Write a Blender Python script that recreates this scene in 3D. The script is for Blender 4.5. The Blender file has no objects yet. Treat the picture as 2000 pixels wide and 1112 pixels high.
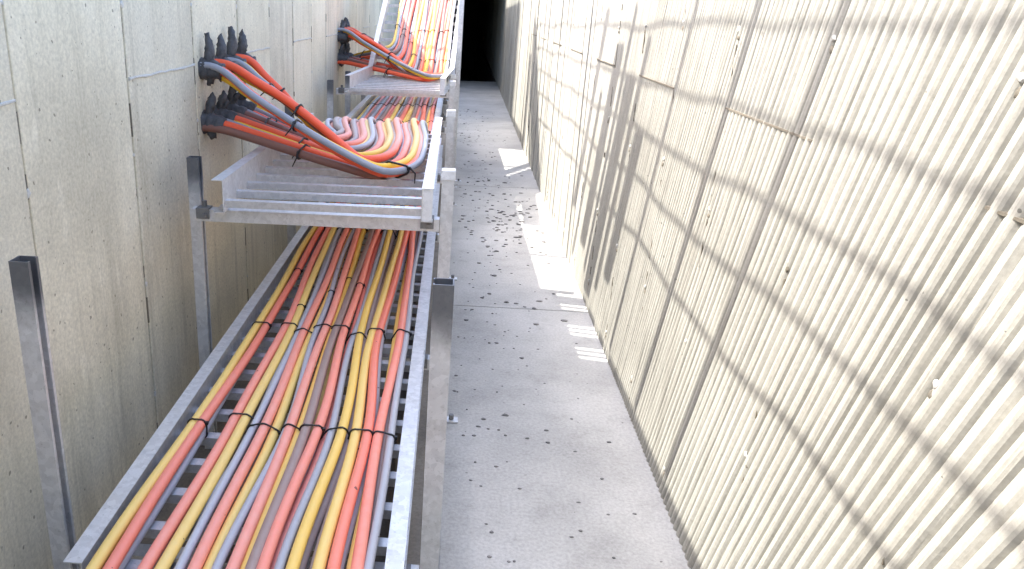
import bpy, bmesh, math, random
from mathutils import Vector, Matrix
random.seed(7)
R = math.radians
scene = bpy.context.scene
col = scene.collection

# ------------------------------------------------------------------ camera
F, CX, CY, EYE = 1510.0, 753.0, 556.0, 1.43          # measured on a 2000 x 1112 frame
vp = Vector((890-CX, 18-CY, F)); vd = Vector((650-CX, 4750-CY, F))
fy = vp.normalized(); dn = (vd - fy*vd.dot(fy)).normalized(); fx = dn.cross(fy)
if fx.x < 0: fx = -fx
up = -dn
# world rows expressed in camera axes (x right, y down, z forward)
rot = Matrix(((fx.x, -fx.y, -fx.z), (fy.x, -fy.y, -fy.z), (up.x, -up.y, -up.z)))
cam = bpy.data.cameras.new('camera')
cam_o = bpy.data.objects.new('camera', cam); col.objects.link(cam_o)
cam_o.matrix_world = Matrix.Translation((0, 0, EYE)) @ rot.to_4x4()
cam.sensor_width = 36; cam.lens = F*36/2000
cam.shift_x = (1000-CX)/2000; cam.shift_y = 0
cam.clip_start = .05; cam.clip_end = 1500
scene.camera = cam_o

# ------------------------------------------------------------------ light
SUN_EL, SUN_SLOPE = R(53.0), -0.19                    # light travels along +X, a little towards -Y
world = bpy.data.worlds.new('World'); scene.world = world; world.use_nodes = True
nt = world.node_tree; nt.nodes.clear()
sky = nt.nodes.new('ShaderNodeTexSky'); sky.sky_type = 'NISHITA'; sky.sun_disc = False
bg = nt.nodes.new('ShaderNodeBackground'); bg.inputs[1].default_value = .15
wo = nt.nodes.new('ShaderNodeOutputWorld')
nt.links.new(sky.outputs[0], bg.inputs[0]); nt.links.new(bg.outputs[0], wo.inputs[0])
ld = Vector((1, SUN_SLOPE, 0)).normalized()*math.cos(SUN_EL) + Vector((0, 0, -math.sin(SUN_EL)))
sun = bpy.data.lights.new('sun', 'SUN'); sun.energy = 2.0; sun.angle = R(.4); sun.color = (1, .95, .87)
sun_o = bpy.data.objects.new('sun', sun); col.objects.link(sun_o); sun_o.location = (-4, 0, 9)
sun_o.rotation_euler = ld.to_track_quat('-Z', 'Y').to_euler()
sky.sun_elevation = SUN_EL
sky.sun_rotation = math.atan2(-ld.x, -ld.y) % (2*math.pi)
sky.air_density = .8; sky.dust_density = 3.0; sky.ozone_density = 1.0
scene.view_settings.view_transform = 'Standard'; scene.view_settings.look = 'None'
scene.view_settings.gamma = 1; scene.view_settings.exposure = 2.58
scene.cycles.max_bounces = 10; scene.cycles.diffuse_bounces = 6

# ------------------------------------------------------------------ helpers
class MB:
    """collects faces of one part"""
    def __init__(s): s.v = []; s.f = []; s.a = []
    def add(s, vs, fs, a=None):
        n = len(s.v); s.v += [tuple(v) for v in vs]; s.f += [tuple(i+n for i in f) for f in fs]
        s.a += a if a else [0.0]*len(vs)
    def box(s, x0, x1, y0, y1, z0, z1, m=None):
        vs = [Vector((x, y, z)) for z in (z0, z1) for y in (y0, y1) for x in (x0, x1)]
        if m: vs = [m @ v for v in vs]
        s.add(vs, [(0,2,3,1),(4,5,7,6),(0,1,5,4),(2,6,7,3),(0,4,6,2),(1,3,7,5)])
    def prism(s, prof, axis, a0, a1, closed=True, caps=True):
        """extrude a 2D profile; axis 'y': profile (x,z), 'z': profile (x,y), 'x': profile (y,z)"""
        def P(p, t):
            return {'y': (p[0], t, p[1]), 'z': (p[0], p[1], t), 'x': (t, p[0], p[1])}[axis]
        n = len(prof); vs = [P(p, a0) for p in prof]+[P(p, a1) for p in prof]
        fs = [(i, (i+1) % n, (i+1) % n+n, i+n) for i in range(n if closed else n-1)]
        if caps and closed: fs += [tuple(range(n-1, -1, -1)), tuple(range(n, 2*n))]
        s.add(vs, fs)
    def tube(s, pts, r, n=10, cap=True, attr=None, closed=False):
        pts = [Vector(p) for p in pts]; m = len(pts)
        rr = r if isinstance(r, (list, tuple)) else [r]*m
        tang = []
        for i in range(m):
            a = pts[i-1] if (i > 0 or closed) else pts[0]
            b = pts[(i+1) % m] if (i < m-1 or closed) else pts[-1]
            tang.append((b-a).normalized())
        t0 = tang[0]; ref = Vector((0, 0, 1)) if abs(t0.z) < .9 else Vector((1, 0, 0))
        nrm = (ref - t0*ref.dot(t0)).normalized(); vs = []; at = []
        for i in range(m):
            if i:
                nrm = nrm - tang[i]*nrm.dot(tang[i]); nrm.normalize()
            bi = tang[i].cross(nrm)
            for k in range(n):
                th = 2*math.pi*k/n
                vs.append(pts[i]+(nrm*math.cos(th)+bi*math.sin(th))*rr[i]); at.append(attr[i] if attr else 0.0)
        fs = []
        for i in range(m if closed else m-1):
            j = (i+1) % m
            for k in range(n): fs.append((i*n+k, i*n+(k+1) % n, j*n+(k+1) % n, j*n+k))
        if cap and not closed: fs += [tuple(range(n-1, -1, -1)), tuple(range((m-1)*n, m*n))]
        s.add(vs, fs, at)
    def build(s, name, mat, parent=None, smooth=False, bevel=0, attr=False):
        me = bpy.data.meshes.new(name); me.from_pydata(s.v, [], s.f); me.update()
        bm = bmesh.new(); bm.from_mesh(me); bmesh.ops.recalc_face_normals(bm, faces=bm.faces); bm.to_mesh(me); bm.free()
        if attr:
            al = me.attributes.new('dust', 'FLOAT', 'POINT')  # 'dust' holds the painted sunlit washout of the cables
            al.data.foreach_set('value', s.a)
        if smooth: me.shade_smooth()
        me.materials.append(mat)
        o = bpy.data.objects.new(name, me); col.objects.link(o)
        if parent: o.parent = parent; o.matrix_parent_inverse = Matrix.Translation(-parent.location)
        if bevel:
            b = o.modifiers.new('bevel', 'BEVEL'); b.width = bevel; b.segments = 2; b.limit_method = 'ANGLE'
        return o
def tag(o, label, cat, group=None):
    o['label'] = label; o['category'] = cat
    if group: o['group'] = group
    return o
def empty(name, loc, label, cat, group=None):
    o = bpy.data.objects.new(name, None); col.objects.link(o); o.location = loc; o.empty_display_size = .1
    return tag(o, label, cat, group)
def structure(o): o['kind'] = 'structure'; return o
def spline(ctrl, step=.03):
    """Catmull-Rom through control points"""
    c = [Vector(p) for p in ctrl]; c = [c[0]*2-c[1]]+c+[c[-1]*2-c[-2]]; out = []
    for i in range(1, len(c)-2):
        p0, p1, p2, p3 = c[i-1:i+3]; n = max(2, int((p2-p1).length/step))
        for k in range(n):
            t = k/n
            # centripetal-ish: limit tangents by the segment length
            L = (p2-p1).length
            m1 = (p2-p0); m1 = m1*(L/max(1e-6, (p1-p0).length+L))
            m2 = (p3-p1); m2 = m2*(L/max(1e-6, (p3-p2).length+L))
            t2, t3 = t*t, t*t*t
            out.append(p1*(2*t3-3*t2+1)+m1*(t3-2*t2+t)+p2*(-2*t3+3*t2)+m2*(t3-t2))
    out.append(c[-2]); return out
def lerp(a, b, t): return a+(b-a)*t
def pick(tbl, y):
    if y <= tbl[0][0]: return tbl[0][1]
    for (a, u), (b, w) in zip(tbl, tbl[1:]):
        if y <= b:
            t = (y-a)/(b-a); return lerp(u, w, t*t*(3-2*t))
    return tbl[-1][1]
ORD = ['first', 'second', 'third', 'fourth', 'fifth', 'sixth', 'seventh', 'eighth', 'ninth', 'tenth']

# ------------------------------------------------------------------ materials
def mat(name):
    m = bpy.data.materials.new(name); m.use_nodes = True; nt = m.node_tree; nt.nodes.clear()
    o = nt.nodes.new('ShaderNodeOutputMaterial'); b = nt.nodes.new('ShaderNodeBsdfPrincipled')
    nt.links.new(b.outputs[0], o.inputs[0]); return m, nt, b
def N(nt, t, **k):
    n = nt.nodes.new('ShaderNode'+t)
    for a, v in k.items():
        if a.startswith('i_'): n.inputs[a[2:].replace('_', ' ')].default_value = v
        else: setattr(n, a, v)
    return n
def coords(nt, scale=(1, 1, 1)):
    g = N(nt, 'NewGeometry'); mp = N(nt, 'Mapping'); mp.inputs['Scale'].default_value = scale
    nt.links.new(g.outputs['Position'], mp.inputs['Vector']); return mp.outputs[0]
def noise(nt, scale, det=4, rough=.6, vec=(1, 1, 1)):
    n = N(nt, 'TexNoise'); n.inputs['Scale'].default_value = scale; n.inputs['Detail'].default_value = det
    n.inputs['Roughness'].default_value = rough; nt.links.new(coords(nt, vec), n.inputs['Vector']); return n.outputs['Fac']
def ramp(nt, fac, stops):
    r = N(nt, 'ValToRGB'); e = r.color_ramp.elements
    while len(e) < len(stops): e.new(.5)
    for x, (p, c) in zip(e, stops):
        x.position = p; x.color = (c if isinstance(c, tuple) else (c, c, c))+(1,)
    nt.links.new(fac, r.inputs[0]); return r.outputs[0]
def mix(nt, fac, a, b, mode='MIX'):
    m = N(nt, 'Mix', data_type='RGBA', blend_type=mode)
    for k, v in ((0, fac), (6, a), (7, b)):
        if isinstance(v, bpy.types.NodeSocket): nt.links.new(v, m.inputs[k])
        else: m.inputs[k].default_value = v if k == 0 else tuple(v)+(1,)
    return m.outputs[2]
def math_(nt, op, a, b=0.0):
    m = N(nt, 'Math', operation=op)
    for k, v in enumerate((a, b)):
        if isinstance(v, bpy.types.NodeSocket): nt.links.new(v, m.inputs[k])
        else: m.inputs[k].default_value = v
    return m.outputs[0]
def bump(nt, b, h, strength=.3, dist=.01):
    n = N(nt, 'Bump'); n.inputs['Strength'].default_value = strength; n.inputs['Distance'].default_value = dist
    nt.links.new(h, n.inputs['Height']); nt.links.new(n.outputs[0], b.inputs['Normal'])
def pores(nt, scale, size, density):
    """small scattered dark air holes: 1 in a hole"""
    v = N(nt, 'TexVoronoi', feature='F1'); v.inputs['Scale'].default_value = scale
    w = N(nt, 'TexNoise'); w.inputs['Scale'].default_value = scale*1.7; w.inputs['Detail'].default_value = 1
    p = coords(nt); nt.links.new(p, w.inputs['Vector'])
    av = N(nt, 'VectorMath', operation='MULTIPLY_ADD'); nt.links.new(w.outputs['Color'], av.inputs[0])
    av.inputs[1].default_value = (.5/scale,)*3; nt.links.new(p, av.inputs[2]); nt.links.new(av.outputs[0], v.inputs['Vector'])
    s = N(nt, 'SeparateColor'); nt.links.new(v.outputs['Color'], s.inputs[0])
    on = math_(nt, 'LESS_THAN', s.outputs[0], density)
    rad = math_(nt, 'MULTIPLY', s.outputs[1], size)
    d = math_(nt, 'LESS_THAN', v.outputs['Distance'], rad)
    return math_(nt, 'MULTIPLY', on, d)

def concrete(name, base, dark, light, stain, vertical=True, pore=(30, .16, .42), grain=1.0, big=True, panels=None):
    m, nt, b = mat(name)
    big = noise(nt, 1.6, 5, .6)
    c = ramp(nt, big, [(.3, dark), (.5, base), (.72, light)])
    st = noise(nt, 7, 6, .7, (1, 1, .12) if vertical else (1, 1, 1))
    c = mix(nt, ramp(nt, st, [(.52, 0.0), (.75, .55)]), c, stain)
    if panels:
        g = N(nt, 'NewGeometry'); sp = N(nt, 'SeparateXYZ'); nt.links.new(g.outputs['Position'], sp.inputs[0])
        q = math_(nt, 'FLOOR', math_(nt, 'DIVIDE', math_(nt, 'SUBTRACT', sp.outputs[1], 1.69), panels))
        wn = N(nt, 'TexWhiteNoise', noise_dimensions='1D'); nt.links.new(q, wn.inputs['W'])
        c = mix(nt, .75, c, ramp(nt, wn.outputs['Value'], [(0, (.86, .86, .87)), (1, (1.10, 1.09, 1.06))]), 'MULTIPLY')
        run = noise(nt, 16, 5, .65, (1, 1, .045))
        c = mix(nt, ramp(nt, run, [(.54, 0.0), (.70, .42)]), c, tuple(x*.80 for x in stain))
        lime = noise(nt, 11, 5, .7, (1, 1, .3))
        c = mix(nt, ramp(nt, lime, [(.58, 0.0), (.72, .5)]), c, tuple(min(.8, x*1.12) for x in light))
    fine = noise(nt, 95, 4, .7)
    c = mix(nt, .55*grain, c, ramp(nt, fine, [(.3, .62), (.7, 1.25)]), 'MULTIPLY')
    mid = noise(nt, 22, 5, .7)
    c = mix(nt, ramp(nt, mid, [(.62, 0.0), (.78, .5)]), c, tuple(x*.62 for x in stain))
    pr = pores(nt, *pore)
    pp = math_(nt, 'MAXIMUM', pr, pores(nt, pore[0]*.42, pore[1]*.5, pore[2]*.35)) if big else pr
    c = mix(nt, math_(nt, 'MULTIPLY', pp, .65), c, tuple(x*.25 for x in stain))
    nt.links.new(c, b.inputs['Base Color']); b.inputs['Roughness'].default_value = .88
    h = math_(nt, 'SUBTRACT', math_(nt, 'ADD', math_(nt, 'MULTIPLY', fine, .25), mid), math_(nt, 'MULTIPLY', pp, .8))
    bump(nt, b, h, .35, .004); return m
M = {}
M['wall'] = concrete('board formed concrete', (.64, .59, .45), (.50, .46, .35), (.71, .665, .53), (.38, .345, .25), pore=(30, .15, .26), panels=.63)
M['wall_right'] = concrete('right wall concrete', (.345, .335, .295), (.295, .287, .252), (.385, .376, .335), (.21, .20, .17), pore=(34, .14, .2), grain=.6)
M['floor'] = concrete('floor concrete', (.415, .41, .39), (.31, .308, .295), (.49, .485, .465), (.255, .25, .235), vertical=False, pore=(34, .12, .22), big=False)
M['joint'] = concrete('joint mortar', (.16, .14, .105), (.09, .08, .06), (.24, .21, .16), (.08, .07, .06))
M['ridge'] = concrete('mortar ridge', (.50, .49, .45), (.44, .43, .40), (.56, .55, .51), (.34, .33, .30))
M['soil'] = concrete('sandy soil', (.16, .135, .105), (.09, .075, .06), (.24, .21, .17), (.06, .05, .04), vertical=False)
M['sand'] = concrete('washed sand', (.33, .29, .235), (.25, .22, .18), (.40, .36, .30), (.17, .15, .12), vertical=False)
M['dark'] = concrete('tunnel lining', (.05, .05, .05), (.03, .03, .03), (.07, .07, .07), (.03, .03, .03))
M['ground'] = concrete('gravel ground', (.24, .22, .19), (.17, .155, .13), (.30, .28, .24), (.12, .11, .09), vertical=False)
M['chip'] = concrete('mortar crumbs', (.16, .155, .15), (.09, .09, .09), (.25, .24, .23), (.08, .08, .08))

def galvanised(name, base=.62, rough=.42, metallic=.75, blackened=None):
    m, nt, b = mat(name)
    v = N(nt, 'TexVoronoi'); v.inputs['Scale'].default_value = 75; nt.links.new(coords(nt), v.inputs['Vector'])
    s = N(nt, 'SeparateColor'); nt.links.new(v.outputs['Color'], s.inputs[0])
    c = ramp(nt, s.outputs[0], [(0, base*.90), (1, base*1.08)])
    dirt = noise(nt, 14, 6, .75)
    c = mix(nt, ramp(nt, dirt, [(.5, 0.0), (.75, .6)]), c, (base*.62, base*.60, base*.57))
    fine = noise(nt, 160, 3, .6)
    c = mix(nt, ramp(nt, fine, [(.62, 0.0), (.72, .5)]), c, (base*.5, base*.49, base*.47))
    if blackened:                      # burnt zinc at the sawn upper end of a post
        g = N(nt, 'NewGeometry'); sp = N(nt, 'SeparateXYZ'); nt.links.new(g.outputs['Position'], sp.inputs[0])
        zz = math_(nt, 'ADD', sp.outputs[2], math_(nt, 'MULTIPLY', noise(nt, 18, 3), .06))
        mr = N(nt, 'MapRange', interpolation_type='SMOOTHSTEP'); nt.links.new(zz, mr.inputs[0])
        mr.inputs[1].default_value = blackened-.13; mr.inputs[2].default_value = blackened-.02
        c = mix(nt, math_(nt, 'MULTIPLY', mr.outputs[0], .85), c, (.05, .055, .065))
    nt.links.new(c, b.inputs['Base Color']); b.inputs['Metallic'].default_value = metallic
    r = ramp(nt, dirt, [(.3, rough-.08), (.7, rough+.16)]); nt.links.new(r, b.inputs['Roughness'])
    bump(nt, b, fine, .08, .002); return m
M['tray'] = galvanised('galvanised tray steel', .64, .42, .55)
M['rung'] = galvanised('galvanised rung steel', .58, .40, .6)
M['post'] = galvanised('galvanised strut steel', .60, .42, .4)
M['post_burnt'] = galvanised('strut steel with blackened end', .60, .40, .4, blackened=.93)
M['clamp'] = galvanised('dull clamp steel', .22, .5, .7)
M['cap'] = galvanised('bright end cap', .66, .5, .1)

def plastic(name, base, dusty_sunlit, rough=.48):
    m, nt, b = mat(name)
    a = N(nt, 'Attribute', attribute_name='dust')  # amount of painted sunlit washout
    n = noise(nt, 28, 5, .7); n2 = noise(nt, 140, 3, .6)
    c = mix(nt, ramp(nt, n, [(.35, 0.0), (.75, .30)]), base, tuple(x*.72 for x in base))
    # painted sunlit washout with patchy powder, stronger on upward faces
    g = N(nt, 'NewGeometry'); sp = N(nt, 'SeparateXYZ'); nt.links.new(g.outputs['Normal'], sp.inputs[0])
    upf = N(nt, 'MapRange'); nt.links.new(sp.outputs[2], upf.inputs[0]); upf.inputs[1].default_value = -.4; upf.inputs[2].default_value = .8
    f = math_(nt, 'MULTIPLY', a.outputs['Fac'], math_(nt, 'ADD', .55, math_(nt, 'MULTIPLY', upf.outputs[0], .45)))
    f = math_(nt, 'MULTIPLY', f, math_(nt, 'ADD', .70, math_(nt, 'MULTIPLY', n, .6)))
    c = mix(nt, f, c, dusty_sunlit)
    spk = pores(nt, 30, .16, .10)
    c = mix(nt, math_(nt, 'MULTIPLY', spk, .8), c, (.05, .04, .04))
    nt.links.new(c, b.inputs['Base Color'])
    b.inputs['Roughness'].default_value = rough; b.inputs['Specular IOR Level'].default_value = .4
    bump(nt, b, n2, .06, .002); return m
CABLE = {'red': ((.86, .105, .035), (.86, .42, .34)), 'yellow': ((.84, .50, .03), (.84, .63, .27)),
         'brown': ((.20, .085, .06), (.45, .38, .35)), 'grey': ((.28, .285, .32), (.52, .525, .555))}  # second colour of each pair: pale, sun-washed tone
for k, (a, d) in CABLE.items(): M[k] = plastic(k+' cable sheath', a, d)
m, nt_, b = mat('black nylon'); b.inputs['Base Color'].default_value = (.012, .012, .013, 1); b.inputs['Roughness'].default_value = .4; M['black'] = m
m, nt_, b = mat('charcoal shrink sleeve')
c = ramp(nt_, noise(nt_, 40, 5, .7), [(.3, (.03, .03, .033)), (.7, (.085, .085, .09))]); nt_.links.new(c, b.inputs['Base Color'])
b.inputs['Roughness'].default_value = .62; bump(nt_, b, noise(nt_, 60, 4), .5, .006); M['sleeve'] = m
m, nt_, b = mat('added shadow planks')
c = ramp(nt_, noise(nt_, 9, 6, .7, (6, 6, .5)), [(.3, (.20, .15, .10)), (.7, (.36, .29, .21))]); nt_.links.new(c, b.inputs['Base Color'])
b.inputs['Roughness'].default_value = .8; M['wood'] = m

# ------------------------------------------------------------------ setting
TOP = 2.05; TOPR = 1.70; XL = -.97; YB = -3.0; YT = 15.2; YD = 17.0; YE = 34.0
def xr(y): return .698+.0137*y
# floor slabs with open joints
mb = MB()
js = [YB, -1.6, .95, 3.72, 6.6, 10.5, 13.9, YD]
for a, b_ in zip(js, js[1:]):
    mb.box(.03, 1.3, a+.004, b_-.004, -.45, 0)
structure(mb.build('floor', M['floor'], bevel=.004))
mb = MB(); mb.box(XL-.3, 1.6, YB-.3, YE, -1.6, -1.0); mb.box(XL-.3, 1.6, YB-.3, YD-.05, -.9, -.455)
structure(mb.build('foundation', M['soil']))
# sandy bed of the cable pit beside the walkway slab
PIT = -.22
mb = MB(); ny, nx = 150, 8; vs = []; fs = []
for i in range(ny+1):
    y = YB+.02+(YD-.1-YB)*i/ny
    for k in range(nx+1):
        vs.append((lerp(XL+.002, .028, k/nx), y, PIT+random.uniform(-.012, .012)+.015*math.sin(y*2.3+k)))
for i in range(ny):
    for k in range(nx): q = i*(nx+1)+k; fs.append((q, q+1, q+nx+2, q+nx+1))
mb.add(vs, fs); structure(mb.build('soil_bed', M['soil'], smooth=True))
mb = MB(); vs = []; fs = []                             # shallow gutter of washed sand the right hand posts stand in
for i in range(ny+1):
    y = YB+.02+(YD-.1-YB)*i/ny; e = -.105+.012*math.sin(y*4.1)+.008*math.sin(y*11)
    vs += [(e-.03, y, PIT-.01), (e, y, -.085), (e+.06, y, -.075+random.uniform(-.004, .004)), (.029, y, -.07)]
for i in range(ny):
    for k in range(3): q = i*4+k; fs.append((q, q+1, q+5, q+4))
mb.add(vs, fs); structure(mb.build('gutter', M['sand'], smooth=True))
# ground outside the trench, at the top of the walls
mb = MB()
mb.box(-400, XL-.3, -400, 900, TOP-.35, TOP-.04); mb.box(1.12, 400, -400, 900, TOPR-.35, TOPR-.04)
mb.box(XL-.3, 1.75, -400, YB-.3, TOP-.35, TOP-.045); mb.box(XL-.3, 1.75, YE+.3, 900, TOP-.35, TOP-.045)
structure(mb.build('ground', M['ground']))

# left wall: cast in panels .63 wide, the joints are real open grooves
JL = [YB]+[1.69-.63*k for k in range(7, 0, -1) if 1.69-.63*k > YB+.1]+[1.69+.63*k for k in range(0, 52) if 1.69+.63*k < YE-.2]+[YE]
wl = empty('concrete_wall', (XL, 4, 0), 'smooth grey board formed concrete wall on the left behind the cable trays', 'wall')
mb = MB()
for i, (a, b_) in enumerate(zip(JL, JL[1:])):
    d = random.uniform(-.0025, .0025)
    mb.box(XL-.10, XL+d, a+.005, b_-.005, -.5, TOP)
mb.build('panel', M['wall'], wl, bevel=.004)
mb = MB(); mb.box(XL-.3, XL-.008, YB, YE, -.5, TOP-.003); mb.build('backing', M['joint'], wl)
mb = MB()                                              # ragged mortar left in the joints
for y in JL[1:-1]:
    if y > 13: continue
    z = 0.0
    while z < TOP:
        h = random.uniform(.02, .12)
        if random.random() < .5:
            w = random.uniform(.003, .006); mb.box(XL-.02, XL+random.uniform(-.004, .003), y-w, y+w*random.uniform(.2, 1), z, z+h)
        z += h+random.uniform(.01, .1)
mb.build('mortar', M['joint'], wl)
def ridge(yv0, yv1, z, parent, x, mt, s=1):
    pts = [(x+.001*s, lerp(yv0, yv1, i/14), z+random.uniform(-.0025, .0025)) for i in range(15)]
    m_ = MB(); m_.tube(pts, [random.uniform(.003, .0055) for _ in pts], 6); return m_.build('mortar_ridge', mt, parent)
for i, (a, b_) in enumerate(zip(JL, JL[1:])):
    if .9 < a < 12 and i % 2 == [k for k, v in enumerate(JL) if abs(v-2.32) < .02][0] % 2:
        ridge(a+.006, b_-.006, 1.215+random.uniform(-.01, .01), wl, XL, M['ridge'])
def blob(mbx, c, r, flat, axis=0):
    n = 9; rr = [r*random.uniform(.7, 1.25) for _ in range(n)]; vs = []
    for lvl, (k, off) in enumerate(((1.0, 0), (.75, flat*.7), (.3, flat))):
        for i in range(n):
            th = 2*math.pi*i/n
            vs.append((c[0]+off, c[1]+rr[i]*k*math.cos(th), c[2]+rr[i]*k*math.sin(th)))
    fs = [(l*n+i, l*n+(i+1) % n, (l+1)*n+(i+1) % n, (l+1)*n+i) for l in range(2) for i in range(n)]+[tuple(range(2*n, 3*n))]
    mbx.add(vs, fs)
for y in JL[2:]:
    if y > 12: break
    for z in (1.43, .99, .56, .16):
        m_ = MB(); blob(m_, (XL-.001, y+random.uniform(-.006, .006), z+random.uniform(-.015, .015)), random.uniform(.007, .012), .004)
        m_.build('tie_plug', M['ridge'], wl)

# right wall: ribs in place of sunlight stripes up to about 4.4 m, then boards
wr = empty('concrete_wall', (.75, 4, 0), 'pale sunlit concrete wall right of the walkway, its light stripes shaped as ribs', 'wall')
JR = [2.145-.545*k for k in range(9, 0, -1)]+[2.145+.545*k for k in range(0, 58)]
JR = [y for y in JR if YB+.1 < y < YE-.1]
def stripe_rib_x(y, z):
    return xr(y)
rib_end = 4.35; LEAN = .40                              # the sun-stripe ribs run obliquely, about twenty degrees off plumb
rib = []; y = YB-.9
while y < rib_end:
    RP = max(.0155, min(.033, .0165+.0088*(3.5-y))); a = random.uniform(.8, 1.15)
    for k in range(6):
        t = k/6; rib.append((-(.235*RP*a*math.sin(math.pi*t)**.8), y+RP*t))
    y += RP
zs = [-.5]+[.125*i for i in range(0, 13)]+[TOPR]
nr = len(rib); vs = []
for z in zs:
    for dx, yy in rib:
        w = max(0, min(1, (4.35-yy)/.9)); sh = LEAN*(.55-z)*w*(1 if yy > YB+.5 else 1)
        Y_ = min(yy+sh, rib_end); fade = max(0.15, min(1, (4.3-yy)/.9))
        vs.append((xr(Y_)+dx*fade+random.uniform(-.0006, .0006), Y_, z))
fs = [(l*nr+i, l*nr+i+1, (l+1)*nr+i+1, (l+1)*nr+i) for l in range(len(zs)-1) for i in range(nr-1)]
mb = MB(); mb.add(vs, fs); mb.build('sun_stripe_ribs', M['wall_right'], wr, smooth=False)
prof = []
# boards beyond: alternate depth, narrow open joints, and a few broad shallow steps
yy = rib_end-.01; prof.append((xr(yy), yy))
while yy < YE:
    w = random.choice([.09, .12, .135, .18]); d = random.uniform(-.006, .003)
    nj = [j for j in JR if yy < j < yy+w+.03]
    if nj: w = nj[0]-yy
    prof += [(xr(yy)+d, yy+.001), (xr(yy+w)+d, yy+w-.004)]
    g = .018 if nj else .006
    prof += [(xr(yy+w)+g, yy+w-.003), (xr(yy+w)+g, yy+w)]
    yy += w
n = len(prof); mb = MB()
zs = [-.5, .3, .62, .95, 1.195, 1.2, 1.5, TOPR]
vs = [(x+random.uniform(-.0012, .0012), y, z) for z in zs for (x, y) in prof]
fs = [(l*n+i, l*n+i+1, (l+1)*n+i+1, (l+1)*n+i) for l in range(len(zs)-1) for i in range(n-1)]
mb.add(vs, fs); mb.build('boarded_face', M['wall_right'], wr)
mb = MB(); mb.add([(xr(y_)+dx, y_, z) for z in (-.5, TOPR-.003) for y_, dx in ((YB, .02), (YE, .02), (YE, .45), (YB, .45))],
                  [(0,1,2,3), (4,7,6,5), (0,4,5,1), (1,5,6,2), (2,6,7,3), (3,7,4,0)])
mb.build('backing', M['wall_right'], wr)
for i, (a, b_) in enumerate(zip(JR, JR[1:])):          # short open construction joints at one height
    if a < -1 or a > 9 or i % 2 == [k for k, v in enumerate(JR) if abs(v-2.145) < .02][0] % 2: continue
    m_ = MB(); m_.add([(xr(v)+dx, v, z) for z in (1.199, 1.2035) for v, dx in ((a, -.0068), (b_, -.0068), (b_, .01), (a, .01))],
                      [(0,1,2,3), (4,7,6,5), (0,4,5,1), (1,5,6,2), (2,6,7,3), (3,7,4,0)])
    m_.build('joint_seam', M['joint'], wr)
for y_ in JR:
    if y_ < -1 or y_ > 9: continue
    z = .05
    while z < TOP:                                     # ragged dark joint marks, broken along the height
        h = random.uniform(.02, .11)
        if random.random() < (.62 if y_ > 1.8 else .3):
            m_ = MB(); w = random.uniform(.0012, .0034)
            m_.box(xr(y_)-(random.uniform(.003, .0062) if y_ < 4 else random.uniform(.0005, .003)), xr(y_)+.02, y_-w, y_+w*random.uniform(.3, 1), z, z+h); m_.build('joint_gap', M['joint'], wr)
        z += h+random.uniform(.02, .12)
    for z in (1.39, .95, .50, .12):
        zz = z+random.uniform(-.03, .03)
        m_ = MB(); blob(m_, (xr(y_)-(.004 if y_ < 4 else 0), y_+random.uniform(-.008, .008), zz), .008, -.004 if y_ < 4 else -.005); m_.build('tie_plug', M['ridge'], wr)
        m_ = MB(); blob(m_, (xr(y_)-(.004 if y_ < 4 else 0), y_+random.uniform(-.008, .008), zz-.02), .008, -.003 if y_ < 4 else -.003); m_.build('tie_hole', M['joint'], wr)

# trench end behind the camera and the covered tunnel ahead
mb = MB(); mb.box(XL-.3, 1.75, YB-.3, YB, -.5, TOP)
tag(mb.build('concrete_wall', M['wall']), 'plain concrete end wall closing the trench behind the camera', 'wall')
tn = empty('tunnel_roof', (0, YT, TOP), 'dark concrete roof covering the black far end of the trench', 'tunnel')
mb = MB(); mb.box(XL-.3, 1.8, YT, YE+.3, TOP+.004, TOP+.25); mb.build('roof_slab', M['wall'], tn, bevel=.01)
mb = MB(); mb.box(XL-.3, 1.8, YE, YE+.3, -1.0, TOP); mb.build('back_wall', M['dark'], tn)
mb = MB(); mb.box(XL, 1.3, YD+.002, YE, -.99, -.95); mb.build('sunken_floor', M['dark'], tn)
mb = MB(); mb.box(.93, 1.8, YT, YE, TOPR+.002, TOP+.003); mb.build('side_beam', M['wall'], tn)
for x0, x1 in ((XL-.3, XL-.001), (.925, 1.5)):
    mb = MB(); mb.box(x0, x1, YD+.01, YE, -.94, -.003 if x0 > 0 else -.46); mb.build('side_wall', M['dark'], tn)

# ------------------------------------------------------------------ unseen things added on the left wall top to cast shadows
DROP = math.tan(SUN_EL)*math.sqrt(1+SUN_SLOPE**2)*(.745-XL)     # fall of the light between the two walls
fe = empty('shadow_fence', (XL-.1, 4, TOP), 'unseen rope fence along the left wall top, there to cast line shadows', 'fence')  # unseen, ropes placed for the wavy shadow lines on the right wall
for k, z0 in enumerate(z+DROP for z in (1.39, 1.185, 1.0, .81, .60)):
    pts = [(XL, YB+.25*i, z0+.010*math.sin(i*.9+k)+.006*math.sin(i*2.3+2*k)-.014*abs(math.sin(i*.5))) for i in range(int((9.2-YB)/.25))]
    m_ = MB(); m_.tube(spline(pts, .08), .0068, 8); m_.build('shadow_rope', M['black'], fe, smooth=True)
for y_ in (-2.6, -.2, 4.95, 6.9, 9.2):
    m_ = MB(); m_.tube([(XL-.01, y_, TOP-.2), (XL, y_+.02, 2.6), (XL+.01, y_+.03, DROP+1.45)], .019, 8); m_.build('shadow_stake', M['wood'], fe)
def board(y0, y1, z0, z1, lab, lean=0):  # unseen board added to cast shade
    m_ = MB(); m_.box(XL-.045, XL-.02, y0, y1, z0, z1)
    return tag(m_.build('plank', M['wood'], bevel=.003), lab, 'plank', 'unseen planks added on the left wall to cast shadows')  # plank added only for its shadow
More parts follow.
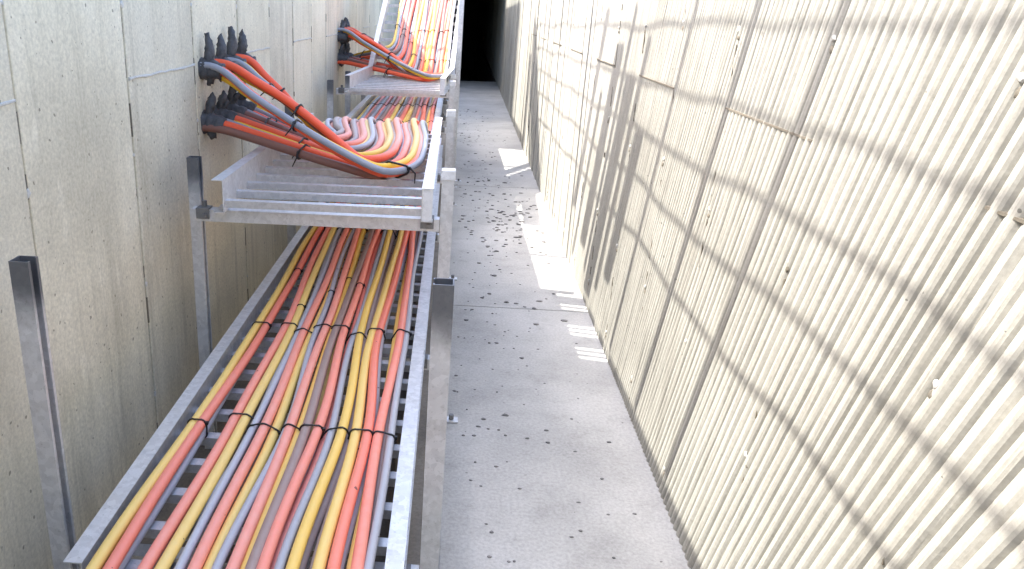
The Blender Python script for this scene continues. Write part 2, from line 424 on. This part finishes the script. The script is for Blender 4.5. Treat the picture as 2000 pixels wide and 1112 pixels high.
slits = [4.115, 4.065, 3.83, 3.78, 3.73, 3.57, 3.52, 3.47]  # gaps between the added planks let sun slits onto the floor
a = YB
for i, s_ in enumerate(sorted(slits)+[4.26]):
    board(a, s_-.0125, TOP, DROP+.06, 'unseen edge plank on top of the left trench wall, added to shade the floor'); a = s_+.0125
board(8.86, 11.15, TOP, DROP+.24, 'long unseen plank on the left wall beside the roof, added to shade the floor')
board(11.16, YT+.2, TOP, DROP+1.7, 'tall unseen board on the left wall next to the tunnel roof, added to block sun')  # added to keep the sun off the far right wall
def leaning(y0, w, z0, z1, lab):
    m_ = MB(); x0, x1 = XL-.045, XL-.025; k_ = LEAN
    vs = [(x, y+k_*(DROP+.5-z), z) for x in (x0, x1) for (y, z) in ((y0, z0), (y0+w, z0), (y0+w, z1), (y0, z1))]
    m_.add(vs, [(0,1,2,3), (7,6,5,4), (0,4,5,1), (1,5,6,2), (2,6,7,3), (3,7,4,0)])
    tag(m_.build('plank', M['wood']), lab, 'plank', 'unseen planks added on the left wall to cast shadows')  # plank added only for its shadow
for (y0, w, za, zb) in ((3.58, .14, .34, 1.02), (3.80, .06, .22, 1.38), (3.93, .19, .12, 1.22), (4.17, .05, .20, 1.5), (4.30, .17, .30, 1.34), (4.62, .06, .16, 1.1), (4.83, .10, .42, 1.5)):  # added for the slanted shadow bands on the right wall
    leaning(y0, w, DROP+za, DROP+zb, 'unseen leaning plank above the left wall, added to cast slanted shadows')
for (y0, w) in ((2.74, .028), (2.28, .032), (3.28, .03)):
    leaning(y0, w, DROP+.10, DROP+1.5, 'unseen leaning plank above the left wall, added to cast slanted shadows')
board(8.82, 9.08, DROP+.243, DROP+1.12, 'tall unseen plank on the left wall near the roof, added to cast a shadow strip')  # added for the upright shadow strip on the right wall

# ------------------------------------------------------------------ cable trays
def channel(x_web, s, z0, z1, fl, t=.003):
    """C profile, web at x_web, flanges towards s (-1 or 1)"""
    return [(x_web, z0), (x_web+s*fl, z0), (x_web+s*fl, z0+t), (x_web+s*t, z0+t), (x_web+s*t, z1-t), (x_web+s*fl, z1-t), (x_web+s*fl, z1), (x_web, z1)]
SKEW = .058                                            # the far tray runs a little towards the walkway
def tray(label, xl, xr_, z1, y0, y1, rung_z, pitch, h=.11, plates=False, ramp_=None, y_first=None):
    t = empty('cable_tray', ((xl+xr_)/2, y0, z1-h), label, 'cable tray', 'galvanised ladder cable trays')
    fl = .038
    for (x, s, nm) in ((xl+fl, -1, 'left'), (xr_-fl, 1, 'right')):
        m_ = MB(); prof = channel(x, s, z1-h, z1, fl)
        if not ramp_: m_.prism(prof, 'y', y0, y1)
        else:
            sl, yk, yend = ramp_; n_ = len(prof); vs = []
            for (yy_, dz) in ((y0, 0), (yk, 0), (yend, (yend-yk)*sl)): vs += [(p[0]+SKEW*(yy_-y0), yy_, p[1]+dz) for p in prof]
            fs = [(l*n_+i, l*n_+(i+1) % n_, (l+1)*n_+(i+1) % n_, (l+1)*n_+i) for l in range(2) for i in range(n_)]
            fs += [tuple(range(n_-1, -1, -1)), tuple(range(2*n_, 3*n_))]; m_.add(vs, fs)
        m_.build('side_rail', M['tray'], t)
        if plates and s == 1:
            m_ = MB(); m_.box(x+.004, x+fl-.002, y0+.002, y0+.005, z1-h+.004, z1-.004); m_.build('end_plate', M['cap'], t)
        for yb in ([y0+.9, y0+2.0] if not plates else [y0+.8]):        # splice plate with bolts on the outside
            m_ = MB(); xo = x+s*.0045
            if ramp_: xo += SKEW*.8+s*.004
            m_.box(min(xo, xo+s*.004), max(xo, xo+s*.004), yb-.09, yb+.09, z1-h+.02, z1-.02)
            sp_ = m_.build('splice_plate', M['post'], t)
            for dy in (-.06, -.025, .025, .06):
                m_ = MB(); m_.tube([(xo+s*.004, yb+dy, z1-h/2), (xo+s*.016, yb+dy, z1-h/2)], .007, 6)
                m_.build('bolt', M['clamp'], sp_)
    y = y_first if y_first else y0+.012; k = 0
    xa, xb = xl+fl+.0005, xr_-fl-.0005
    yend = ramp_[2]-.05 if ramp_ else y1-.03
    while y < yend and k < 90:
        m_ = MB(); dz = 0; w = .030; hh = .024
        if ramp_ and y > ramp_[1]: dz = (y-ramp_[1])*ramp_[0]
        z = rung_z+dz
        # slotted-strut rung: channel with a turned-down front lip
        m_.prism([(y, z), (y+w, z), (y+w, z-hh), (y+w-.003, z-hh), (y+w-.003, z-.003), (y+.003, z-.003), (y+.003, z-hh), (y, z-hh)], 'x', xa+(SKEW*(y-y0) if ramp_ else 0), xb+(SKEW*(y-y0) if ramp_ else 0))
        m_.build('rung', M['rung'], t)
        y += pitch*(.84 if dz else 1); k += 1
    return t
tray('longest ladder tray in front, lowest of all, filled with salmon and yellow cables', -.714, -.046, .39, 1.19, 6.3, .345, .128, y_first=1.235)
tray('upper ladder tray in the middle, its bare front rungs open to the viewer', -.763, -.040, .89, 2.42, 4.15, .82, .142, plates=True)
tray('ladder tray starting just beyond the middle tray, mostly under the far one', -.722, -.075, .71, 4.32, 9.4, .655, .14)
tray('far ladder tray that climbs steeply towards the top of the picture', -.745, -.045, .98, 5.50, 8.6, .895, .125, h=.115, plates=True, ramp_=(.66, 6.5, 8.55))

# ------------------------------------------------------------------ support frames (two strut posts and crossbars)
def strut_post(x, y, z1, s, nm, mt, parent, cap=None):
    """41 mm channel, open face towards s"""
    w = .0205; l = .009; t = .003
    prof = [(-w, -w), (w, -w), (w, -w+l), (w-t, -w+l), (w-t, -w+t), (-w+t, -w+t), (-w+t, w-t), (w-t, w-t), (w-t, w-l), (w, w-l), (w, w), (-w, w)]
    m_ = MB(); m_.prism([(x+s*p[0], y+p[1]) for p in prof], 'z', PIT, z1); o = m_.build('post', mt, parent)
    if s == -1:                                         # angle bracket fixing the post to the edge of the walkway slab
        m_ = MB(); m_.box(x+w+.001, x+w+.005, y-.02, y+.02, .002, .07); m_.box(x+w+.005, x+w+.06, y-.02, y+.02, .002, .007)
        bp = m_.build('bracket', M['post'], o)
        m_ = MB(); m_.tube([(x+w+.035, y, .006), (x+w+.035, y, .026)], .009, 6); m_.build('bolt', M['clamp'], bp)
    if cap:
        m_ = MB(); m_.box(x-w-.003, x+w+.003, y-w-.003, y+w+.003, z1-.03, z1+.004); m_.build('end_cap', M['cap'], o, bevel=.003)
    return o
def frame(y, bars, lab, xl=-.853, xr_=.004, zl=.93, zr=.93, burnt=True, capr=False, dyl=0):
    t = empty('support_frame', (-.42, y, 0), lab, 'support frame', 'strut frames carrying the cable trays')
    mt = M['post_burnt'] if burnt else M['post']
    strut_post(xl, y+dyl, zl, 1, 'left', mt, t); strut_post(xr_, y, zr, -1, 'right', M['post'] if capr else mt, t, cap=capr)
    for z in bars:
        y1 = y-.0225; w = .041
        prof = [(y1-w, z), (y1, z), (y1, z-.009), (y1-.003, z-.009), (y1-.003, z-.003), (y1-w+.003, z-.003), (y1-w+.003, z-w+.003), (y1-.003, z-w+.003), (y1-.003, z-w+.009), (y1, z-w+.009), (y1, z-w), (y1-w, z-w)]
        m_ = MB(); m_.prism(prof, 'x', xl+.022 if z > .5 else -.71, xr_-.022); cb = m_.build('crossbar', M['tray'], t)
        for x, s in (((xl, 1), (xr_, -1)) if z > .5 else ((xr_, -1),)):
            m_ = MB()                                   # angle clamp and bolt holding the rail
            xx = x+s*.062
            m_.box(xx-.022, xx+.022, y1-w-.002, y1-.006, z+.001, z+.006)
            m_.box(xx-.022, xx+.022, y1-w-.010, y1-w-.004, z-.03, z+.006)
            m_.tube([(xx, y1-.022, z+.006), (xx, y1-.022, z+.026)], .009, 6)
            m_.tube([(xx+.008, y1-w-.010, z-.018), (xx+.008, y1-w-.022, z-.018)], .008, 6)
            m_.build('clamp', M['clamp'], cb)
    return t
frame(1.425, (.272,), 'nearest strut frame, its tall left post standing alone at the left edge', dyl=.01)
frame(2.53, (.778, .272), 'strut frame under the bare front end of the middle tray', xl=-.872, capr=True, dyl=.06)
frame(4.12, (.598, .272), 'strut frame below the back end of the middle tray', capr=True)
frame(5.86, (.858, .598), 'strut frame under the front end of the far climbing tray', xl=-.87, capr=True, dyl=-.2)
frame(6.5, (.598,), 'short strut frame just behind the front of the far tray', zr=.93, capr=True)
frame(7.66, (.598,), 'most distant strut frame under the climbing tray', capr=True, burnt=False)
t = empty('strut_post', (.046, 6.75, 0), 'tall pale strut post beside the far climbing tray, reaching above the frame', 'post')
strut_post(.046, 6.75, 2.15, -1, '', M['post'], t)

# ------------------------------------------------------------------ cables
RAD = {'red': .0134, 'yellow': .0134, 'brown': .0134, 'grey': .0102}
RADB = {'red': .0166, 'yellow': .0158, 'brown': .0166, 'grey': .0128}   # the heavier cables from the wall ducts
VIEW = {'red': 'salmon red', 'yellow': 'yellow', 'brown': 'dull brown', 'grey': 'grey'}
def cable(pts, c, label, group, dust, r=None):  # dust: painted sunlit washout along the cable
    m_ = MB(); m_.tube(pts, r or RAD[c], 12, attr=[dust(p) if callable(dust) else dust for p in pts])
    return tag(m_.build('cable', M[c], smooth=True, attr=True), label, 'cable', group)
def px_x(u, v, z):                                    # where the pixel's line of sight meets height z
    d = Vector((u-CX, v-CY, F)); w = Vector((d.dot(fx), d.dot(fy), d.dot(up))); k = (z-EYE)/w.z
    return w.x*k, w.y*k
def hull(pts):
    pts = sorted(set(pts))
    def half(ps):
        h = []
        for p in ps:
            while len(h) > 1 and (h[-1][0]-h[-2][0])*(p[1]-h[-2][1])-(h[-1][1]-h[-2][1])*(p[0]-h[-2][0]) <= 0: h.pop()
            h.append(p)
        return h
    a = half(pts); b = half(pts[::-1]); return a[:-1]+b[:-1]
def tie(centres, direction, label, group, thick=.0028, tail=.03, parent=None):
    """a strap pulled tight round cables: centres = [(point, radius)]"""
    d = Vector(direction).normalized(); u = d.cross(Vector((0, 0, 1))).normalized(); w = u.cross(d)
    o = sum((Vector(c) for c, r in centres), Vector())/len(centres); ps = []
    for c, r in centres:
        q = Vector(c)-o
        for k in range(18):
            th = 2*math.pi*k/18; ps.append((round(q.dot(u)+(r+thick*.8)*math.cos(th), 5), round(q.dot(w)+(r+thick*.8)*math.sin(th), 5)))
    h = hull(ps); dens = []
    for i in range(len(h)):
        a, b = h[i], h[(i+1) % len(h)]; L = math.dist(a, b); n_ = max(1, int(L/.006))
        dens += [(lerp(a[0], b[0], j/n_), lerp(a[1], b[1], j/n_)) for j in range(n_)]
    pts = [o+u*a+w*b+d*random.uniform(-.0008, .0008) for a, b in dens]
    m_ = MB(); m_.tube(pts, thick, 6, closed=True)
    i0 = max(range(len(pts)), key=lambda i: (pts[i]-o).dot(u)+.3*(pts[i]-o).dot(w)); p = pts[i0]
    if tail: m_.tube([p, p+w*.006+u*.004, p+u*tail*.5-w*tail*.3+d*.008, p+u*tail*.6-w*tail], [thick*1.5, thick, thick*.8, thick*.5], 5)
    m_.box(-.006, .006, -.004, .004, -.004, .004, Matrix.Translation(p))
    return tag(m_.build('cable_tie', M['black']), label, 'cable tie', group)

# --- foreground tray: eight bundles, upper cables read along their visible course
ZT = .387
A = [  # bundle, colour, [(u,v) down the tray], lower?
 (0, 'yellow', [(190,1110),(382,819),(500,637),(620,441)]), (0, 'red', [(219,1110),(399,821),(516,640),(631,445)]),
 (1, 'red', [(286,1110),(452,823),(557,637),(645,440)]), (1, 'yellow', [(314,1110),(472,828),(571,641),(655,441)]),
 (2, 'grey', [(427,1110),(501,828),(584,641),(668,444)]), (2, 'red', [(375,1110),(518,828),(600,641),(679,443)]),
 (3, 'grey', [(427,1110),(557,836),(618,643),(692,445)]), (3, 'red', [(453,1110),(571,835),(634,644),(702,445)]),
 (4, 'brown', [(491,1110),(603,837),(655,643),(729,448)]), (4, 'red', [(519,1110),(621,839),(672,645),(739,451)]),
 (5, 'grey', [(544,1110),(649,840),(694,646),(752,450)]), (5, 'yellow', [(567,1110),(668,840),(707,648),(762,449)]),
 (6, 'yellow', [(622,1110),(696,847),(728,649),(785,449)]), (6, 'red', [(650,1110),(716,850),(743,651),(795,449)]),
 (7, 'red', [(697,1110),(743,852),(780,651),(810,449)]), (7, 'grey', [(721,1110),(760,851),(793,651),(822,453)]),
 (1, 'grey', [(341,1110),(484,846),(578,650),(660,446)]), (2, 'yellow', [(401,1110),(533,840),(611,649),(687,447)]),
 (3, 'yellow', [(475,1110),(587,843),(645,650),(711,450)])]
have = {}
tracks = {}
for b_, c, px in A:
    tb = []
    for (u, v) in px:
        x, y = px_x(u, v, ZT); tb.append((y, x))
    have.setdefault(b_, []).append(c); tracks[(b_, c)] = sorted(tb)
tracks[(2, 'grey')][0] = (tracks[(2, 'grey')][0][0], px_x(339, 1110, ZT)[0]+.008)
tracks[(1, 'grey')][0] = (tracks[(1, 'grey')][0][0], px_x(345, 1110, ZT)[0]-.035)
low = {(1, 'grey'), (2, 'yellow'), (3, 'yellow')}
upper_name = {0: 'first', 1: 'second', 2: 'third', 3: 'fourth', 4: 'fifth', 5: 'sixth', 6: 'seventh', 7: 'eighth'}
posA = {}
ys = [.35+.045*i for i in range(int((6.2-.35)/.045))]
def xz_A(b_, c, y, sid):
    ph = (b_*1.7+len(c)*2.3); wob = .0042*math.sin(y*2.9+ph)+.0024*math.sin(y*6.3+ph*2)
    return wob
for b_ in range(8):
    ups = [c for c in have[b_] if (b_, c) not in low]
    missing = [c for c in ('red', 'yellow', 'brown', 'grey') if c not in have[b_]]
    for c in have[b_]:
        pts = []
        dz = -.014 if (b_, c) in low else (0 if c != 'grey' else -.004)
        for y in ys: pts.append(Vector((pick(tracks[(b_, c)], y)+xz_A(b_, c, y, 0), y, ZT+dz+.003*math.sin(y*2.1+b_)-.028*max(0, y-4.4))))
        posA[(b_, c)] = pts
    for k, c in enumerate(missing):
        pts = []
        for y in ys:
            xs = sorted(pick(tracks[(b_, q)], y) for q in ups); mid = sum(xs)/len(xs)
            off = (-.009, .009)[k % 2] if len(missing) > 1 else (.004 if b_ != 5 else -.02)
            if b_ in (5, 6): off += {'brown': .016, 'red': -.018, 'grey': .012}.get(c, 0) if b_ == 5 else {'brown': -.012, 'grey': .012}.get(c, 0)
            if b_ == 7: off += -.012
            pts.append(Vector((mid+off+.004*math.sin(y*3.7+b_+k*2), y, .345+.0155+.003*math.sin(y*2.6+k)-.028*max(0, y-4.4))))
        posA[(b_, c)] = pts
for (b_, c), pts in posA.items():
    where = 'on top of' if (c in have[b_] and (b_, c) not in low) else 'underneath'
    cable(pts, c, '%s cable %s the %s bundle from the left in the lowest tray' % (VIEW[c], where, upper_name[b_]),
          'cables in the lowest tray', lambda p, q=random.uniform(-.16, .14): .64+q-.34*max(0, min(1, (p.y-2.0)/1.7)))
for row, yt in (('nearest', 1.752), ('middle', 2.405), ('rear', 3.70)):
    for b_ in range(8):
        i = min(range(len(ys)), key=lambda q: abs(ys[q]-(yt+.02*math.sin(b_*2.2))))
        cs = [(p[i], RAD[c]) for (bb, c), p in posA.items() if bb == b_]
        tie(cs, (0, 1, 0), 'black tie on the %s bundle from left, %s row of the lowest tray' % (upper_name[b_], row), 'black cable ties on the lowest tray', .0026, .0)
k = 0
for (b_, c, y, what) in ((0, 'red', 3.02, 'first bundle'), (3, 'yellow', 2.98, 'fourth bundle'), (4, 'red', 2.86, 'fifth bundle'), (3, 'grey', 2.80, 'fourth bundle'), (1, 'yellow', 2.58, 'second bundle')):
    i = min(range(len(ys)), key=lambda q: abs(ys[q]-y))
    tie([(posA[(b_, c)][i], RAD[c])], posA[(b_, c)][i+1]-posA[(b_, c)][i], 'thin black marker tie on the %s cable of the %s, lowest tray' % (VIEW[c], what), 'black cable ties on the lowest tray', .002, .012)

# --- wall bundles: eight ducts, three cables each, turning along the tray
def wall_group(Ys, zup, zlo, Yb0, Yb1, x_in, x_out, zf, tail, order):
    out = {}
    n_ = 24
    for j in range(n_):
        k = 3-j//6; q = j % 6; upper = q >= 3; m_i = q % 3
        c = order[k][0 if upper else 1][m_i]; t = j/(n_-1)
        x = lerp(x_in, x_out, t); yb = lerp(Yb1, Yb0, t**.9); rx = lerp(.07, .125, t); ry = lerp(.14, .40, t)
        lay = (.014 if upper else 0)+(.013 if j % 2 else 0)
        ysl = Ys[k]-(.022*(m_i-1) if upper else .019*(m_i-1)); zs_ = (zup if upper else zlo)+((-.020, .008, .014) if upper else (.014, .004, -.014))[m_i]
        p0 = Vector((XL-.06, ysl, zs_)); p1 = Vector((XL+.07, ysl-.012, zs_-.006))
        xs = max(x-rx, XL+.24); rx = x-xs
        T = Vector((xs, yb, zf(yb)+lay+(.012 if upper else 0))); ctrl = [p0, p1]
        for s_ in (.22, .45, .68, .87):
            q_ = p1.lerp(T, s_)
            # the upper cables run straight down and only flatten out on the tray
            q_.z = lerp(p1.z, T.z, 1-(1-s_)**1.3 if upper else s_)
            if upper: q_.z += (.012 if k == 0 else .062 if k == 1 else .045)*math.sin(math.pi*s_)-.018*s_*(1-s_)*(j % 3)
            q_.y += .010*math.sin(s_*5+j); ctrl.append(q_)
        for a_ in (0, 22.5, 45, 67.5, 90):
            th = R(a_); y_ = yb+ry*(1-math.cos(th)); ctrl.append(Vector((xs+rx*math.sin(th), y_, zf(y_)+lay+(.012*(1-a_/90)**2 if upper else 0))))
        ctrl += tail(j, t, x, yb+ry, zf, lay, upper)
        pts = spline(ctrl, .022)
        out[(k, upper, m_i, c)] = pts
    return out
ORDER = [ # duct (nearest first): upper three, lower three
 (('yellow', 'red', 'grey'), ('grey', 'red', 'brown')),
 (('yellow', 'brown', 'red'), ('brown', 'red', 'yellow')),
 (('red', 'yellow', 'grey'), ('grey', 'brown', 'red')),
 (('brown', 'grey', 'red'), ('yellow', 'grey', 'red'))]
bundleD = {}
def tailB(j, t, x, ye, zf, lay, upper):
    s_ = lerp(.075, .035, t)                            # the cables lean to the left before they drop off the tray end
    xc = x-s_; b_ = j//3; xd = -.625+b_*.0705+(j % 3-1)*.0235; zd = .675+(.014 if j % 3 == 1 else 0); z = zf(0)
    w1 = .006*math.sin(j*2.4)+.003; hump = .006*math.sin(j*1.9)
    r_ = [Vector((lerp(x, xc, .1), max(ye+.06, 3.62), z+lay))] if ye < 3.7 else []
    r_ += [Vector((lerp(x, xc, .6), 3.84, z+lay+.006+hump)), Vector((xc, 3.99, z+lay*1.2+.012+hump)), Vector((xc, 4.08, z+lay+.008+hump)),
          Vector((lerp(xc, xd, .25), 4.19, z-.022+lay)), Vector((lerp(xc, xd, .6), 4.33, .757)), Vector((lerp(xc, xd, .9), 4.52, zd+.012))]
    for i in range(11): r_.append(Vector((xd+w1*math.sin(i*1.3+b_), 4.85+.42*i, zd)))
    return r_
def zB(y): return .836
def zC(y): return .911+.66*max(0, y-6.5)
def tailC(j, t, x, ye, zf, lay, upper):
    r_ = []
    for i in range(1, 14):
        y = 6.5+.16*i
        if y < ye+.08: continue
        r_.append(Vector((x+SKEW*(y-ye)+.008*math.sin(i*.8+j*1.7), y, zf(y)+.006+lay*.8)))
    return r_
gB = wall_group((3.03, 3.19, 3.35, 3.52), 1.19, .985, 2.75, 3.66, -.575, -.105, zB, tailB, ORDER)
gC = wall_group((6.74, 6.86, 6.98, 7.10), 1.235, 1.005, 6.08, 6.80, -.50, -.055, zC, tailC, [ORDER[2], ORDER[1], ORDER[0], ORDER[3]])
SL = ['nearest', 'second', 'third', 'rearmost']; M3 = ['near', 'centre', 'rear']
VB = dict(VIEW, red='orange red')
def sm(a, b, x):
    t = max(0, min(1, (x-a)/(b-a))); return t*t*(3-2*t)
def sunwashB(p):  # sunlit washout painted into the sheath, palest at the tray end
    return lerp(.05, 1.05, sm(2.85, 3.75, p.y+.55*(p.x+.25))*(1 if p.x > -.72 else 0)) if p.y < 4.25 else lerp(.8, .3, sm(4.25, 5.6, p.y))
def sunwashC(p): return lerp(.08, .5, sm(6.25, 6.9, p.y+.4*(p.x+.2))) if p.x > -.62 else .08  # sunlit paleness painted on the climbing run
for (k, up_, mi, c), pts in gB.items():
    cable(pts, c, '%s cable from the %s %s duct feeding the middle tray' % (VB[c], SL[k], 'upper' if up_ else 'lower'), 'cables turning into the middle tray', sunwashB, RADB[c])
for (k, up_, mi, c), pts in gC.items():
    cable(pts, c, '%s cable from the %s %s duct feeding the far climbing tray' % (VB[c], SL[k], 'upper' if up_ else 'lower'), 'cables climbing the far tray', sunwashC, RADB[c])
# straps on the wall bundles
def at_x(pts, x):
    return min(range(len(pts)//2), key=lambda i: abs(pts[i].x-x))
def strap(g, keys, x, lab, thick=.0042):
    cs = []; d = Vector()
    for kk in keys:
        p = g[kk]; i = at_x(p, x); cs.append((p[i], RADB[kk[3]])); d += (p[i+1]-p[i-1])
    tie(cs, d, lab, 'straps round the wall bundles', thick, .05)
for g, word in ((gB, 'middle'), (gC, 'far')):
    for k in range(4):
        for up_ in (True, False):
            ks = [q for q in g if q[0] == k and q[1] == up_]
            for n_, x in enumerate((((-.57, -.19) if up_ else (-.56,)) if k == 0 else (-.60,) if k == 1 else (-.76,) if up_ else (-.80,)) if word == 'middle' else ((-.5,) if k < 2 else (-.78,))):
                strap(g, ks, x, 'black strap on the %s %s duct cables, %s group%s' % (SL[k], 'upper' if up_ else 'lower', word, ', %s' % ('nearer the wall' if n_ == 0 else 'nearer the tray') if (k == 0 and up_ and word == 'middle') else ''))
# ties across the straight runs
def run_tie(g, keys, y, lab, grp, th=.0022, second=True):
    cs = []
    for kk in keys:
        p = g[kk]; c_ = [i for i in range(len(p)//3, len(p)-1)]; i = min(c_, key=lambda q: abs(p[q].y-y)+(0 if abs((p[q+1]-p[q]).normalized().y) > .6 else 9)); cs.append((p[i], RADB[kk[3]]))
    tie(cs, (0, 1, 0), lab, grp, th, 0)
keysB = list(gB); keysC = list(gC)
for y, row in ((3.66, 'front row of middle tray'), (3.99, 'crest row of middle tray'), (5.35, 'row beyond the crest'), (6.3, 'row under the far tray')):
    for b_ in range(8):
        run_tie(gB, keysB[b_*3:b_*3+3], y, 'thin tie on %s cable group from left, %s' % (ORD[b_], row), 'thin ties on the middle run')
for y, row in ((6.62, 'lower row'), (6.95, 'middle row'), (7.35, 'upper row')):
    for b_ in range(8):
        run_tie(gC, keysC[b_*3:b_*3+3], y, 'thin tie on the %s cable group from left, %s of the climbing tray' % (ORD[b_], row), 'thin ties on the climbing tray', .003)
# duct boots with torn upright flaps
def boot(y, z, lab, grp, tall, kind):
    b_ = empty('duct_boot', (XL, y, z), lab, 'duct boot', grp)
    ph = y*37+z*11
    m_ = MB(); pts = [Vector((XL-.02, y, z)), Vector((XL+.02, y, z)), Vector((XL+.05, y-.004, z-.003)), Vector((XL+.085, y-.010, z-.010))]
    pp = spline(pts, .01); rr = [lerp(.05, .031, (i/(len(pp)-1))**.8)*(1+.10*math.sin(i*2.1+ph)) for i in range(len(pp))]
    m_.tube(pp, rr, 12); m_.v = [(v[0]+.003*math.sin(v[2]*230+ph), v[1]+.004*math.sin(v[2]*150+ph), v[2]) for v in m_.v]
    m_.build('collar', M['sleeve'], b_, smooth=True)
    def flap(h, w, up_, lean):
        m2 = MB(); n_ = 9; pts = []; rr = []
        for i in range(n_):
            t = i/(n_-1)
            pts.append((XL+.026+lean*t+.006*math.sin(t*5+ph), y+.010*math.sin(t*3+ph)*t, z+up_*(.012+h*t)))
            rr.append(w*(1.05-.25*t+.10*math.sin(t*6+ph))*(1-(.45, .6, .2)[kind]*max(0, (t-.72)/.28)**(1.0 if kind != 2 else 2)))
        m2.tube(pts, rr, 10)
        m2.v = [(v[0]+.0035*math.sin(v[2]*190+v[1]*300+ph), v[1]+.004*math.sin(v[2]*120+v[0]*260), v[2]+.004*math.sin(v[0]*400+ph)) for v in m2.v]
        return m2.build('flap', M['sleeve'], b_, smooth=True)
    flap(tall, .0185, 1, .008); flap(.05, .018, -1, .004)
    if kind: flap(tall*.62, .012, 1, .022)
for word, Ys, zu, zl in (('middle', (3.03, 3.19, 3.35, 3.52), 1.19, .985), ('far', (6.74, 6.86, 6.98, 7.10), 1.19, 1.015)):
    for k in range(4):
        for nm, z in (('upper', zu), ('lower', zl)):
            boot(Ys[k], z, 'torn charcoal boot on the %s %s duct of the %s group in the left wall' % (SL[k], nm, word), 'torn duct boots on the left wall', (.12, .11, .135, .12)[k]*(1 if nm == 'upper' else .85), (0, 1, 2, 1)[k])

# ------------------------------------------------------------------ crumbs on the walkway
mb = MB()
def crumb(x, y, s):
    n_ = 6; h = s*random.uniform(.4, .8); a0 = random.uniform(0, 6); vs = []
    el = random.uniform(1, 1.8)
    for lv, kk in ((0, 1), (h*.6, .8)):
        for i in range(n_):
            th = a0+2*math.pi*i/n_; r_ = s*kk*random.uniform(.7, 1.2); vs.append((x+r_*math.cos(th)*el, y+r_*math.sin(th), .001+lv))
    vs.append((x, y, h)); fs = [(i, (i+1) % n_, n_+(i+1) % n_, n_+i) for i in range(n_)]+[(n_+i, n_+(i+1) % n_, 2*n_) for i in range(n_)]
    mb.add(vs, fs)
for _ in range(420):
    y = random.uniform(1.0, 12); x = random.triangular(.03, xr(y)-.02, .2)
    crumb(x, y, random.choice([.003, .004, .004, .005, .006, .009 if y > 2.5 else .005, .012 if y > 3.5 else .004]))
for _ in range(90):
    crumb(random.gauss(.45, .13), random.gauss(5.4, .45), random.choice([.006, .009, .013]))
o = mb.build('crumbs', M['chip']); o['kind'] = 'stuff'; tag(o, 'dark mortar crumbs scattered over the grey walkway floor', 'crumbs')

# cut end of an empty conduit showing between the cables at the tray end
mb = MB(); ang = [2*math.pi*i/16 for i in range(16)]; A0 = Vector((-.175, 3.93, .879)); ax = Vector((.02, 1, -.10)).normalized()
u_ = ax.cross(Vector((0, 0, 1))).normalized(); w_ = u_.cross(ax); vs = []
for (d_, r_) in ((.16, .0165), (0, .0165), (0, .0135), (.16, .0135)):
    vs += [A0+ax*d_+(u_*math.cos(t_)+w_*math.sin(t_))*r_ for t_ in ang]
mb.add(vs, [(l*16+i, l*16+(i+1) % 16, (l+1)*16+(i+1) % 16, (l+1)*16+i) for l in range(3) for i in range(16)])
tag(mb.build('conduit_stub', M['red'], smooth=True, attr=True), 'open cut end of an orange conduit between the pale cables at the tray end', 'conduit')
